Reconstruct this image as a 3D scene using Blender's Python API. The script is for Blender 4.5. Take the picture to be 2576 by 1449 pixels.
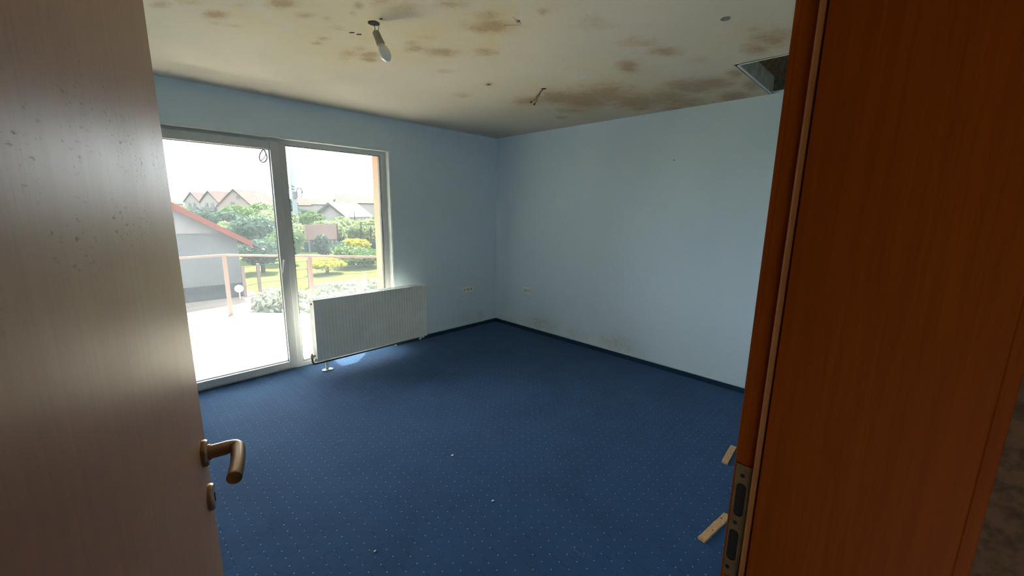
import bpy, bmesh, math, random
import numpy as np
from mathutils import Vector, Matrix

for o in list(bpy.data.objects):
    bpy.data.objects.remove(o, do_unlink=True)
SC = bpy.context.scene
COL = SC.collection

# ---------------------------------------------------------------- camera
CAM = (-3.9346, -4.1838, 1.6016)
cd = bpy.data.cameras.new('camera')
cd.sensor_width = 36.0
cd.lens = 14.208
cd.clip_start = 0.02
cd.clip_end = 1000
cam = bpy.data.objects.new('camera', cd)
COL.objects.link(cam)
cam.matrix_world = (Matrix.Translation(CAM) @ Matrix.Rotation(-0.79527, 4, 'Z')
                    @ Matrix.Rotation(1.38089, 4, 'X') @ Matrix.Rotation(0.01526, 4, 'Z'))
SC.camera = cam

# ---------------------------------------------------------------- world, sun, exposure
SKY = 6.0
SUN = 45.0
w = bpy.data.worlds.new('hazy_sky')
SC.world = w
w.use_nodes = True
bg = w.node_tree.nodes['Background']
bg.inputs[0].default_value = (0.87, 0.94, 1.0, 1)
bg.inputs[1].default_value = SKY
sd = bpy.data.lights.new('sun', 'SUN')
sd.energy = SUN
sd.angle = math.radians(0.9)
sd.color = (1.0, 0.93, 0.80)
sun = bpy.data.objects.new('sun', sd)
COL.objects.link(sun)
sun.location = (4, 8, 14)
sun.rotation_euler = Vector((-0.435, -0.453, -0.935)).to_track_quat('-Z', 'Y').to_euler()
vs = SC.view_settings
vs.view_transform = 'Standard'
vs.look = 'None'
vs.gamma = 1.0
vs.use_curve_mapping = False
vs.exposure = 1.06
SC.cycles.max_bounces = 8
SC.cycles.diffuse_bounces = 6
SC.cycles.transparent_max_bounces = 16
SC.cycles.sample_clamp_indirect = 6.0

# ---------------------------------------------------------------- materials
class NT:
    """short hand for a node tree"""
    def __init__(s, name):
        s.m = bpy.data.materials.new(name); s.m.use_nodes = True
        s.t = s.m.node_tree; s.N = s.t.nodes; s.b = s.N['Principled BSDF']
        s.tc = s.N.new('ShaderNodeTexCoord')
    def new(s, kind, **kw):
        n = s.N.new(kind)
        for k, v in kw.items(): setattr(n, k, v)
        return n
    def link(s, a, b): s.t.links.new(a, b)
    def setin(s, node, key, v):
        i = node.inputs[key]
        if hasattr(v, 'links') or isinstance(v, bpy.types.NodeSocket): s.link(v, i)
        else: i.default_value = v
    def math(s, op, a, b=0.0, c=None, clamp=False):
        n = s.new('ShaderNodeMath', operation=op, use_clamp=clamp)
        s.setin(n, 0, a); s.setin(n, 1, b)
        if c is not None: s.setin(n, 2, c)
        return n.outputs[0]
    def mix(s, f, a, b):
        n = s.new('ShaderNodeMix', data_type='RGBA')
        s.setin(n, 0, f); s.setin(n, 6, a); s.setin(n, 7, b)
        return n.outputs[2]
    def noise(s, scale, detail=4, rough=0.55, stretch=(1, 1, 1), coord='Object', dist=0.0):
        mp = s.new('ShaderNodeMapping'); mp.inputs['Scale'].default_value = stretch
        s.link(s.tc.outputs[coord], mp.inputs[0])
        n = s.new('ShaderNodeTexNoise'); n.inputs['Scale'].default_value = scale
        n.inputs['Detail'].default_value = detail; n.inputs['Roughness'].default_value = rough
        n.inputs['Distortion'].default_value = dist
        s.link(mp.outputs[0], n.inputs['Vector'])
        return n.outputs['Fac']
    def ramp(s, v, lo, hi):
        n = s.new('ShaderNodeMapRange', interpolation_type='SMOOTHSTEP')
        s.setin(n, 0, v); n.inputs[1].default_value = lo; n.inputs[2].default_value = hi
        return n.outputs[0]
    def attr(s, name):
        return s.new('ShaderNodeAttribute', attribute_name=name).outputs['Fac']
    def bump(s, h, strength=0.3, dist=0.01):
        n = s.new('ShaderNodeBump'); n.inputs['Strength'].default_value = strength
        n.inputs['Distance'].default_value = dist
        s.link(h, n.inputs['Height']); s.link(n.outputs[0], s.b.inputs['Normal'])
    def col(s, v): s.setin(s.b, 'Base Color', v)

def C4(c): return (c[0], c[1], c[2], 1.0)

def plain(name, c, rough=0.6, metal=0.0, var=0.15, scale=6.0, stretch=(1, 1, 1), bump=0.0, spec=0.5, c2=None):
    t = NT(name)
    f = t.noise(scale, 5, 0.6, stretch)
    d = c2 or tuple(x * (1 - 2 * var) for x in c)
    t.col(t.mix(t.ramp(f, 0.35, 0.68), C4(c), C4(d)))
    t.b.inputs['Roughness'].default_value = rough
    t.b.inputs['Metallic'].default_value = metal
    t.b.inputs['Specular IOR Level'].default_value = spec
    if bump: t.bump(f, bump, 0.004)
    return t.m

M = {}
BLUE = (0.665, 0.775, 0.855)
PEACH = (0.24, 0.125, 0.075)

def wall_mat(name, streaks=False):
    t = NT(name)
    base = t.mix(t.ramp(t.noise(1.3, 3), 0.3, 0.7), C4(BLUE), C4((0.68, 0.785, 0.86)))
    if streaks:
        s = t.noise(2.2, 3, 0.5, (1, 1, 0.07))
        base = t.mix(t.math('MULTIPLY', t.ramp(s, 0.5, 0.75), 0.35), base, C4((0.72, 0.81, 0.87)))
    n = t.noise(24, 5, 0.65)
    st = t.math('MULTIPLY', t.attr('stain'), t.ramp(n, 0.25, 0.65))
    base = t.mix(t.math('MULTIPLY', st, 0.62), base, C4((0.42, 0.38, 0.21)))
    # the outside half of the window wall is rendered in peach
    sep = t.new('ShaderNodeSeparateXYZ'); t.link(t.tc.outputs['Object'], sep.inputs[0])
    out = t.math('GREATER_THAN', sep.outputs[1], 0.139)
    base = t.mix(out, base, C4(PEACH))
    t.col(base)
    t.b.inputs['Roughness'].default_value = 0.75
    t.b.inputs['Specular IOR Level'].default_value = 0.2
    t.bump(t.noise(180, 3), 0.12, 0.002)
    return t.m
M['wall'] = wall_mat('blue_wall_paint')
M['wall_streak'] = wall_mat('blue_wall_paint_streaked', True)

def ceiling_mat():
    t = NT('stained_ceiling_paint')
    base = t.mix(t.ramp(t.noise(1.6, 3), 0.3, 0.7), C4((0.61, 0.545, 0.455)), C4((0.575, 0.515, 0.435)))
    big = t.noise(5, 4, 0.6)
    yel = t.math('MULTIPLY', t.attr('yellow'), t.ramp(big, 0.25, 0.7))
    base = t.mix(t.math('MULTIPLY', yel, 1.0), base, C4((0.60, 0.48, 0.28)))
    n1 = t.math('ADD', t.math('MULTIPLY', t.noise(13, 6, 0.65, dist=0.6), 0.6), t.math('MULTIPLY', t.noise(36, 6, 0.75, dist=1.5), 0.5))
    s = t.math('ADD', t.attr('stain'), t.math('MULTIPLY', t.math('SUBTRACT', n1, 0.5), 1.7))
    soft = t.ramp(s, 0.10, 0.85)
    hard = t.ramp(s, 0.60, 1.05)
    base = t.mix(t.math('MULTIPLY', soft, 0.66), base, C4((0.43, 0.305, 0.19)))
    base = t.mix(t.math('MULTIPLY', hard, 0.38), base, C4((0.26, 0.165, 0.095)))
    # painted cove over the window wall goes over into blue
    sep = t.new('ShaderNodeSeparateXYZ'); t.link(t.tc.outputs['Object'], sep.inputs[0])
    bl = t.math('SUBTRACT', 1.0, t.ramp(sep.outputs[2], 2.536, 2.5498))
    base = t.mix(bl, base, C4(BLUE))
    t.col(base)
    t.b.inputs['Roughness'].default_value = 0.85
    t.b.inputs['Specular IOR Level'].default_value = 0.15
    t.bump(s, 0.15, 0.004)
    return t.m
M['ceiling'] = ceiling_mat()

def carpet_mat():
    t = NT('blue_dotted_carpet')
    sep = t.new('ShaderNodeSeparateXYZ'); t.link(t.tc.outputs['Object'], sep.inputs[0])
    wob = t.math('MULTIPLY', t.math('SUBTRACT', t.noise(9, 2), 0.5), 0.012)
    px = t.math('DIVIDE', t.math('ADD', t.math('ADD', sep.outputs[0], 2.977), wob), 0.0595)
    py = t.math('DIVIDE', t.math('ADD', t.math('ADD', sep.outputs[1], 2.495), wob), 0.0565)
    fx = t.math('SUBTRACT', t.math('FRACT', t.math('ADD', px, 0.5)), 0.5)
    fy = t.math('SUBTRACT', t.math('FRACT', t.math('ADD', py, 0.5)), 0.5)
    r = t.math('SQRT', t.math('ADD', t.math('MULTIPLY', fx, fx), t.math('MULTIPLY', fy, fy)))
    patch = t.noise(60, 2)
    dot = t.math('MULTIPLY', t.math('SUBTRACT', 1.0, t.ramp(r, 0.032, 0.072)), t.ramp(patch, 0.30, 0.55))
    # puckers between the dots, running along the weave
    lx = t.math('MULTIPLY', t.math('SUBTRACT', 1.0, t.ramp(t.math('ABSOLUTE', fx), 0.0, 0.12)), t.ramp(t.noise(14, 2), 0.45, 0.6))
    ly = t.math('MULTIPLY', t.math('SUBTRACT', 1.0, t.ramp(t.math('ABSOLUTE', fy), 0.0, 0.12)), t.ramp(t.noise(17, 2), 0.5, 0.62))
    puck = t.math('MAXIMUM', lx, ly)
    f = t.noise(3.0, 5, 0.6)
    base = t.mix(t.ramp(f, 0.3, 0.7), C4((0.026, 0.077, 0.172)), C4((0.020, 0.059, 0.136)))
    base = t.mix(t.math('MULTIPLY', t.ramp(t.noise(350, 2), 0.4, 0.7), 0.4), base, C4((0.018, 0.040, 0.090)))
    base = t.mix(t.math('MULTIPLY', puck, 0.50), base, C4((0.014, 0.036, 0.085)))
    dust = t.math('MULTIPLY', t.ramp(t.noise(5.5, 6, 0.75, (1, 1, 1), dist=1.0), 0.62, 0.78), 0.40)
    base = t.mix(dust, base, C4((0.16, 0.20, 0.24)))
    base = t.mix(t.math('MULTIPLY', dot, 0.90), base, C4((0.30, 0.38, 0.46)))
    t.col(base)
    t.b.inputs['Roughness'].default_value = 0.9
    t.b.inputs['Specular IOR Level'].default_value = 0.15
    t.b.inputs['Sheen Weight'].default_value = 0.15
    t.b.inputs['Sheen Roughness'].default_value = 0.5
    t.b.inputs['Sheen Tint'].default_value = (0.55, 0.7, 1.0, 1)
    h = t.math('SUBTRACT', t.math('ADD', dot, t.math('MULTIPLY', t.noise(260, 2), 0.5)), t.math('MULTIPLY', puck, 0.6))
    t.bump(h, 0.35, 0.004)
    return t.m
M['carpet'] = carpet_mat()
M['carpet_edge'] = plain('blue_carpet_skirting', (0.018, 0.046, 0.098), 0.95, var=0.15, scale=80, spec=0.1)
M['caulk'] = plain('pale_caulk', (0.62, 0.68, 0.66), 0.7, var=0.06, scale=30)

def wood_mat(name, c1, c2, rough, specks=False, scale=5.0, spec=0.5):
    t = NT(name)
    t.b.inputs['Specular IOR Level'].default_value = spec
    g = t.noise(scale, 6, 0.6, (14, 14, 0.55), dist=0.4)
    base = t.mix(t.ramp(g, 0.3, 0.72), C4(c1), C4(c2))
    fine = t.noise(30, 3, 0.6, (12, 12, 0.4))
    base = t.mix(t.math('MULTIPLY', t.ramp(fine, 0.5, 0.75), 0.25), base, C4(tuple(x * 0.6 for x in c2)))
    if specks:
        sep = t.new('ShaderNodeSeparateXYZ'); t.link(t.tc.outputs['Object'], sep.inputs[0])
        band = t.math('MULTIPLY', t.ramp(sep.outputs[2], 1.50, 1.58), t.math('SUBTRACT', 1.0, t.ramp(sep.outputs[2], 1.70, 1.76)))
        area = t.ramp(t.noise(11, 2, 0.5, (1, 1, 1)), 0.44, 0.60)
        sp = t.ramp(t.noise(210, 4, 0.6, (0.3, 1, 1)), 0.57, 0.66)
        fac = t.math('MULTIPLY', t.math('MULTIPLY', band, area), sp)
        base = t.mix(t.math('MULTIPLY', fac, 0.5), base, C4((0.10, 0.055, 0.03)))
        rr = t.math('ADD', rough, t.math('MULTIPLY', fac, 0.12))
        rr = t.math('ADD', rr, t.math('MULTIPLY', t.math('SUBTRACT', t.noise(4, 4), 0.5), 0.12))
        t.setin(t.b, 'Roughness', rr)
    else:
        t.b.inputs['Roughness'].default_value = rough
    t.col(base)
    t.bump(fine, 0.05, 0.001)
    return t.m
M['door'] = wood_mat('brown_door_veneer', (0.50, 0.255, 0.13), (0.455, 0.23, 0.115), 0.45, True, spec=0.25)
M['frame_wood'] = wood_mat('brown_frame_veneer', (0.200, 0.038, 0.001), (0.165, 0.030, 0.001), 0.55, spec=0.05)
M['seal'] = plain('tan_rubber_seal', (0.26, 0.10, 0.028), 0.6, var=0.08, scale=20, spec=0.08)
M['bronze'] = plain('brushed_bronze', (0.42, 0.27, 0.17), 0.33, 0.9, var=0.06, scale=40, stretch=(1, 1, 8))
M['bronze_dark'] = plain('dull_brown_brass', (0.20, 0.135, 0.06), 0.45, 0.7, var=0.12, scale=30)
M['steel'] = plain('grey_steel', (0.45, 0.45, 0.46), 0.35, 0.9, var=0.08, scale=40)
M['black'] = plain('black_void', (0.008, 0.006, 0.005), 0.9, var=0.1)
M['pvc'] = plain('white_pvc', (0.5916, 0.5916, 0.5829), 0.32, var=0.03, scale=3)
M['reveal'] = plain('white_reveal_plaster', (0.72, 0.76, 0.75), 0.7, var=0.05, scale=12, bump=0.05)
M['gasket'] = plain('dark_gasket', (0.03, 0.03, 0.032), 0.6, var=0.1)
M['enamel'] = plain('white_radiator_enamel', (0.90, 0.89, 0.81), 0.35, var=0.04, scale=4)
M['pipe'] = plain('grey_plastic_pipe', (0.10, 0.11, 0.11), 0.5, var=0.1)
M['brass'] = plain('aged_brass', (0.40, 0.30, 0.16), 0.4, 0.8, var=0.15, scale=40)
M['plastic'] = plain('cream_plastic', (0.88, 0.90, 0.82), 0.4, var=0.04, scale=20)
M['plastic_dark'] = plain('grey_socket_recess', (0.50, 0.51, 0.47), 0.6, var=0.1)
M['holder'] = plain('grey_bakelite', (0.30, 0.27, 0.20), 0.45, var=0.08, scale=30)
M['bulb'] = plain('frosted_bulb_glass', (0.78, 0.76, 0.70), 0.25, var=0.03, scale=20)
M['copper'] = plain('wire_insulation_tan', (0.30, 0.20, 0.12), 0.5, var=0.1)
M['wire_dark'] = plain('wire_insulation_black', (0.02, 0.018, 0.016), 0.5, var=0.1)
M['white_cable'] = plain('grey_cable_sheath', (0.10, 0.10, 0.11), 0.5, var=0.05)
M['pine'] = wood_mat('raw_pine', (0.66, 0.40, 0.20), (0.52, 0.29, 0.13), 0.7, spec=0.15)
M['plaster_grey'] = plain('grey_plasterboard', (0.52, 0.52, 0.46), 0.85, var=0.2, scale=7)
M['attic'] = plain('dusty_attic_boards', (0.20, 0.17, 0.12), 0.9, var=0.25, scale=8, stretch=(1, 5, 5))
M['hall'] = plain('rough_hall_plaster', (0.12, 0.06, 0.022), 0.9, var=0.35, scale=28, bump=0.6)
M['paper'] = plain('white_scrap', (0.62, 0.66, 0.68), 0.7, var=0.05)
M['patina'] = plain('water_spot', (0.22, 0.22, 0.19), 0.8, var=0.2, scale=60)
# outside
M['tile'] = plain('pale_balcony_tile', (0.72, 0.70, 0.61), 0.55, var=0.04, scale=3)
M['grout'] = plain('balcony_joint', (0.50, 0.48, 0.42), 0.8, var=0.1)
M['rail'] = plain('mauve_painted_rail', (0.093, 0.062, 0.0558), 0.45, var=0.06, scale=10)
M['peach'] = plain('peach_render', PEACH, 0.8, var=0.03, scale=10)
M['soffit'] = plain('white_soffit', (0.75, 0.74, 0.70), 0.8, var=0.04)
M['grass'] = plain('lawn_grass', (0.024, 0.033, 0.003), 0.9, var=0.2, scale=0.7, c2=(0.018, 0.027, 0.0025))
M['paving'] = plain('brown_paving', (0.105, 0.0812, 0.07), 0.8, var=0.15, scale=1.2)
M['far_wall'] = plain('pale_house_render', (0.124, 0.1116, 0.1054), 0.85, var=0.05, scale=0.4)
M['far_wall_b'] = plain('rose_house_render', (0.124, 0.0961, 0.0899), 0.85, var=0.05, scale=0.4)
M['grey_render'] = plain('grey_gable_render', (0.0616, 0.0616, 0.064), 0.85, var=0.06, scale=0.5)
M['grey_board'] = plain('pale_gable_boards', (0.1096, 0.1028, 0.1028), 0.8, var=0.04, scale=0.8)
M['red_fascia'] = plain('red_painted_fascia', (0.093, 0.0232, 0.0186), 0.6, var=0.06, scale=2)
M['roof_red'] = plain('rusty_red_roof', (0.0185, 0.0085, 0.0079), 0.7, var=0.1, scale=1)
M['roof_orange'] = plain('orange_tile_roof', (0.0189, 0.0113, 0.0085), 0.8, var=0.1, scale=1)
M['roof_grey'] = plain('brown_grey_roof', (0.0079, 0.0071, 0.0073), 0.7, var=0.1, scale=0.6)
M['roof_dark'] = plain('weathered_roof_edge', (0.031, 0.0291, 0.0291), 0.8, var=0.12, scale=2)
M['roof_white'] = plain('white_metal_roof', (0.28, 0.28, 0.273), 0.4, var=0.03, scale=0.6)
M['flash'] = plain('white_flashing', (0.85, 0.85, 0.85), 0.4, var=0.02)
M['glass_far'] = plain('dark_window_glass', (0.0186, 0.0217, 0.0279), 0.25, var=0.1)
M['concrete'] = plain('pale_concrete', (0.0868, 0.093, 0.0992), 0.85, var=0.08, scale=2)
M['pole'] = plain('pale_pole_concrete', (0.13, 0.14, 0.15), 0.85, var=0.08, scale=1, spec=0.05)
M['fence'] = plain('blue_grey_fence', (0.0186, 0.0279, 0.031), 0.7, var=0.12, scale=2)
M['bark'] = plain('brown_bark', (0.0248, 0.0186, 0.0136), 0.9, var=0.2, scale=6)
M['dish'] = plain('white_dish', (0.78, 0.76, 0.72), 0.4, var=0.03)
M['dark_band'] = plain('dark_blue_base_band', (0.0186, 0.0223, 0.0279), 0.7, var=0.15, scale=1)

def leaf_mat(name, c, c2):
    t = NT(name)
    f = t.noise(1.2, 3)
    base = t.mix(t.ramp(f, 0.35, 0.65), C4(c), C4(c2))
    t.col(base)
    t.b.inputs['Roughness'].default_value = 0.6
    tr = t.new('ShaderNodeBsdfTranslucent'); t.link(base, tr.inputs[0])
    mx = t.new('ShaderNodeMixShader'); mx.inputs[0].default_value = 0.35
    t.link(t.b.outputs[0], mx.inputs[1]); t.link(tr.outputs[0], mx.inputs[2])
    t.link(mx.outputs[0], t.N['Material Output'].inputs[0])
    return t.m
M['leaf_dark'] = leaf_mat('dark_bluish_leaves', (0.022, 0.04, 0.03), (0.0151, 0.032, 0.024))
M['leaf_mid'] = leaf_mat('mid_green_leaves', (0.0473, 0.0735, 0.0252), (0.0357, 0.0609, 0.021))
M['leaf_pale'] = leaf_mat('pale_green_leaves', (0.0985, 0.1181, 0.0591), (0.0761, 0.0985, 0.0446))
M['leaf_grey'] = leaf_mat('grey_green_leaves', (0.1084, 0.1147, 0.0841), (0.0764, 0.0892, 0.0637))
M['leaf_yellow'] = leaf_mat('yellow_flowers', (0.1666, 0.1428, 0.0143), (0.119, 0.113, 0.0167))

for k in ('tile', 'grout', 'rail', 'peach', 'soffit', 'grass', 'paving', 'far_wall', 'far_wall_b', 'grey_render', 'grey_board', 'red_fascia', 'roof_red',
          'roof_orange', 'roof_grey', 'roof_dark', 'concrete', 'fence', 'bark', 'dark_band', 'leaf_dark', 'leaf_mid', 'leaf_pale', 'leaf_grey', 'leaf_yellow'):
    M[k].node_tree.nodes['Principled BSDF'].inputs['Specular IOR Level'].default_value = 0.04

def glass_mat():
    t = NT('dusty_hazy_window_glass')
    t.N.remove(t.b)
    tr = t.new('ShaderNodeBsdfTransparent'); tr.inputs[0].default_value = (0.93, 0.95, 0.94, 1)
    gl = t.new('ShaderNodeBsdfGlossy'); gl.inputs['Roughness'].default_value = 0.02
    fr = t.new('ShaderNodeFresnel'); fr.inputs[0].default_value = 1.45
    m1 = t.new('ShaderNodeMixShader')
    t.link(t.math('MULTIPLY', fr.outputs[0], 0.8), m1.inputs[0]); t.link(tr.outputs[0], m1.inputs[1]); t.link(gl.outputs[0], m1.inputs[2])
    tl = t.new('ShaderNodeBsdfTranslucent'); tl.inputs[0].default_value = (0.86, 0.93, 1.0, 1)
    m2 = t.new('ShaderNodeMixShader')
    dirt_veil = t.math('ADD', 0.016, t.math('MULTIPLY', t.ramp(t.noise(1.5, 5, 0.6), 0.3, 0.75), 0.011))  # translucent share puts glare haze over the outdoors, along with dirt
    t.link(dirt_veil, m2.inputs[0]); t.link(m1.outputs[0], m2.inputs[1]); t.link(tl.outputs[0], m2.inputs[2])
    t.link(m2.outputs[0], t.N['Material Output'].inputs[0])
    return t.m
M['glass'] = glass_mat()

# ---------------------------------------------------------------- mesh helpers
class MB:
    def __init__(s): s.v = []; s.f = []
    def add(s, vs, fs):
        o = len(s.v); s.v += [tuple(p) for p in vs]; s.f += [tuple(i + o for i in f) for f in fs]
        return s
    def box(s, a, b):
        (x0, y0, z0), (x1, y1, z1) = [tuple(min(p, q) for p, q in zip(a, b)), tuple(max(p, q) for p, q in zip(a, b))]
        return s.add([(x0, y0, z0), (x1, y0, z0), (x1, y1, z0), (x0, y1, z0), (x0, y0, z1), (x1, y0, z1), (x1, y1, z1), (x0, y1, z1)],
                     [(0, 3, 2, 1), (4, 5, 6, 7), (0, 1, 5, 4), (1, 2, 6, 5), (2, 3, 7, 6), (3, 0, 4, 7)])
    def prism(s, poly, axis, lo, hi):
        """poly: 2D points in the plane of the two other axes (ascending order)"""
        n = len(poly); vs = []
        for k in (lo, hi):
            for p in poly:
                q = list(p); q.insert(axis, k); vs.append(q)
        fs = [tuple(range(n - 1, -1, -1)), tuple(range(n, 2 * n))]
        fs += [(i, (i + 1) % n, n + (i + 1) % n, n + i) for i in range(n)]
        return s.add(vs, fs)
    def tube(s, pts, r, n=10, cap=True):
        P = [Vector(p) for p in pts]; R = r if isinstance(r, (list, tuple)) else [r] * len(P)
        rings = []; up = None
        for i, p in enumerate(P):
            d = (P[min(i + 1, len(P) - 1)] - P[max(i - 1, 0)]).normalized()
            if up is None:
                up = Vector((0, 0, 1)) if abs(d.z) < 0.9 else Vector((1, 0, 0))
            a = d.cross(up).normalized(); b = a.cross(d).normalized(); up = b
            rings.append([p + (a * math.cos(t) + b * math.sin(t)) * R[i] for t in [2 * math.pi * k / n for k in range(n)]])
        vs = [q for g in rings for q in g]
        fs = [(i * n + k, i * n + (k + 1) % n, (i + 1) * n + (k + 1) % n, (i + 1) * n + k) for i in range(len(P) - 1) for k in range(n)]
        if cap: fs += [tuple(range(n - 1, -1, -1)), tuple((len(P) - 1) * n + k for k in range(n))]
        return s.add(vs, fs)
    def lathe(s, prof, n=20, mat=None):
        """prof: (radius, height) pairs around local z"""
        mat = mat or Matrix()
        vs = [mat @ Vector((r * math.cos(2 * math.pi * k / n), r * math.sin(2 * math.pi * k / n), h)) for r, h in prof for k in range(n)]
        fs = [(i * n + k, i * n + (k + 1) % n, (i + 1) * n + (k + 1) % n, (i + 1) * n + k) for i in range(len(prof) - 1) for k in range(n)]
        fs += [tuple(range(n - 1, -1, -1)), tuple((len(prof) - 1) * n + k for k in range(n))]
        return s.add(vs, fs)
    def build(s, name, mat, parent=None, local=False, smooth=False, bevel=0.0):
        off = Vector((0, 0, 0))
        if parent is not None and not local:
            p = parent
            while p is not None: off += p.location; p = p.parent
        me = bpy.data.meshes.new(name)
        me.from_pydata([tuple(Vector(v) - off) for v in s.v], [], s.f)
        bm = bmesh.new(); bm.from_mesh(me)
        bmesh.ops.recalc_face_normals(bm, faces=bm.faces); bm.to_mesh(me); bm.free()
        if smooth: me.polygons.foreach_set('use_smooth', [True] * len(me.polygons))
        me.materials.append(M[mat] if isinstance(mat, str) else mat)
        o = bpy.data.objects.new(name, me); COL.objects.link(o); o.parent = parent
        if bevel:
            b = o.modifiers.new('bevel', 'BEVEL'); b.width = bevel; b.segments = 2; b.limit_method = 'ANGLE'
        return o

def tag(o, label=None, cat=None, group=None, kind=None):
    for k, v in (('label', label), ('category', cat), ('group', group), ('kind', kind)):
        if v: o[k] = v
    return o
def empty(name, loc, rz=0.0):
    o = bpy.data.objects.new(name, None); COL.objects.link(o)
    o.location = loc; o.rotation_euler = (0, 0, rz); o.empty_display_size = 0.1
    return o
def thing(name, label, cat, loc, rz=0.0, group=None):
    return tag(empty(name, loc, rz), label, cat, group)
def struct(name, label, loc=(0, 0, 0), rz=0.0):
    return tag(empty(name, loc, rz), label, kind='structure')
def box(name, a, b, mat, parent=None, bevel=0.0, local=False):
    return MB().box(a, b).build(name, mat, parent, local, bevel=bevel)
def smooth_path(pts, k=6):
    P = [Vector(p) for p in pts]; out = []
    for i in range(len(P) - 1):
        p0, p1, p2, p3 = P[max(i - 1, 0)], P[i], P[i + 1], P[min(i + 2, len(P) - 1)]
        for j in range(k):
            t = j / k
            out.append(0.5 * ((2 * p1) + (p2 - p0) * t + (2 * p0 - 5 * p1 + 4 * p2 - p3) * t * t + (3 * p1 - p0 - 3 * p2 + p3) * t ** 3))
    return out + [P[-1]]

def blobs(px, py, table):
    v = np.zeros_like(px)
    for cx, cy, ax, ay, bx, by, s in table:
        det = ax * by - ay * bx
        dx, dy = px - cx, py - cy
        u = (dx * by - dy * bx) / det; t = (dy * ax - dx * ay) / det
        v = np.maximum(v, s * np.exp(-0.42 * (u * u + t * t) ** 1.25))
    return v
def set_attr(me, name, arr):
    a = me.attributes.new(name, 'FLOAT', 'POINT')
    a.data.foreach_set('value', np.asarray(arr, dtype=np.float32))

# ---------------------------------------------------------------- the room
H = 2.55
XL, YD, YH = -4.40, -4.012, -4.292          # left wall, room and hall face of the door wall
OX0, OX1, OZ = -3.80, -1.61, 2.216          # window opening
YO = 0.40                                   # outer face of the window wall

tag(box('floor', (XL - .1, -6.0, -0.12), (0.1, 0.10, 0.0), 'carpet'), 'deep blue carpet with rows of small pale dots', kind='structure')

STAINS = [(-3.587,-1.442,.027,-.029,.003,.031,.7),(-3.382,-1.516,.039,-.042,.008,.043,.95),(-3.366,-1.396,.022,-.023,.004,.024,.4),(-3.286,-1.435,.03,-.032,.005,.023,.45),(-3.188,-1.897,.039,-.042,.013,.043,1.),(-3.327,-1.718,.021,-.023,.004,.018,.4),(-3.069,-1.85,.03,-.033,.009,.028,.7),(-2.982,-1.888,.013,-.013,.007,.019,.6),(-2.931,-2.148,.014,-.015,.012,.027,.9),(-2.914,-2.049,.008,-.009,.008,.016,.8),(-2.892,-1.625,.022,-.024,.011,.029,.6),(-2.889,-1.528,.018,-.02,.009,.024,.7),(-2.893,-1.829,.021,-.022,.011,.025,.5),(-2.69,-1.51,.037,-.041,.017,.04,.7),(-2.68,-1.625,.026,-.029,.017,.037,.6),(-2.596,-1.584,.037,-.042,.019,.039,.95),(-2.557,-1.505,.032,-.035,.017,.034,.9),(-2.681,-1.4,.021,-.023,.012,.029,.5),(-2.518,-1.944,.022,-.025,.015,.025,.7),(-2.454,-1.884,.033,-.036,.025,.038,.8),(-2.314,-1.954,.062,-.069,.035,.049,.9),(-2.088,-1.685,.034,-.038,.026,.035,.5),(-1.625,-1.305,.045,-.051,.039,.048,.5),(-2.504,-2.066,.03,-.034,.012,.018,.4),(-2.443,-2.518,.037,-.041,.028,.032,.7),(-2.346,-2.441,.068,-.074,.04,.043,.95),(-2.133,-2.154,.033,-.037,.035,.039,.85),(-2.089,-2.203,.015,-.016,.022,.023,.7),(-2.293,-2.753,.015,-.017,.021,.018,.7),(-1.687,-1.698,.016,-.019,.027,.03,.8),(-1.677,-2.894,.039,-.043,.061,.034,.5),(-1.617,-2.935,.051,-.057,.042,.021,.6),(-1.41,-2.971,.053,-.059,.061,.027,.8),(-1.327,-2.676,.042,-.046,.092,.051,.9),(-1.119,-1.595,.073,-.085,.091,.083,.8),(-1.039,-1.844,.098,-.111,.134,.106,1.),(-.831,-1.985,.135,-.154,.194,.133,1.),(-.844,-2.23,.107,-.121,.216,.132,.95),(-.504,-2.299,.134,-.154,.201,.106,.95),(-.446,-2.557,.118,-.135,.21,.093,.85),(-.614,-2.818,.118,-.133,.147,.057,.95),(-.596,-2.956,.099,-.113,.122,.041,.95),(-.083,-2.971,.074,-.084,.174,.05,1.),(-.211,-2.595,.133,-.153,.162,.065,.8),(-.599,-1.688,.084,-.098,.078,.057,.7),(-.266,-2.213,.057,-.066,.084,.043,.8),(-.05,-2.45,.068,-.079,.098,.037,.8),(-.447,-1.426,.037,-.043,.058,.045,.7),(-.718,-3.154,.039,-.044,.081,.023,.8),(-.353,-3.158,.047,-.052,.134,.034,.8),(-1.189,-3.471,.061,-.066,.1,.022,.8),(-1.091,-3.368,.046,-.051,.081,.02,.8),(-1.24,-3.528,.042,-.046,.07,.014,.7),(-1.385,-3.441,.025,-.028,.032,.007,.5),(-2.764,-2.289,.04,-.043,.026,.043,.5),(-2.643,-2.476,.05,-.055,.023,.031,.6),(-2.87,-2.257,.031,-.035,.014,.028,.5),(-3.491,-1.584,.033,-.036,.004,.029,.5),(-2.004,-2.869,.055,-.06,.06,.039,.35),(-1.145,-3.071,.049,-.054,.056,.021,.4)]
YELLOW = [(-2.659,-1.856,.293,-.322,.172,.326,.8),(-2.314,-2.39,.175,-.19,.232,.256,.9),(-.785,-2.076,.507,-.58,.501,.325,.8),(-1.124,-3.376,.151,-.167,.365,.09,.5),(-3.16,-1.738,.207,-.226,.06,.209,.5)]
HX, HY = -0.88, -3.22                        # hatch corner

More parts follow.
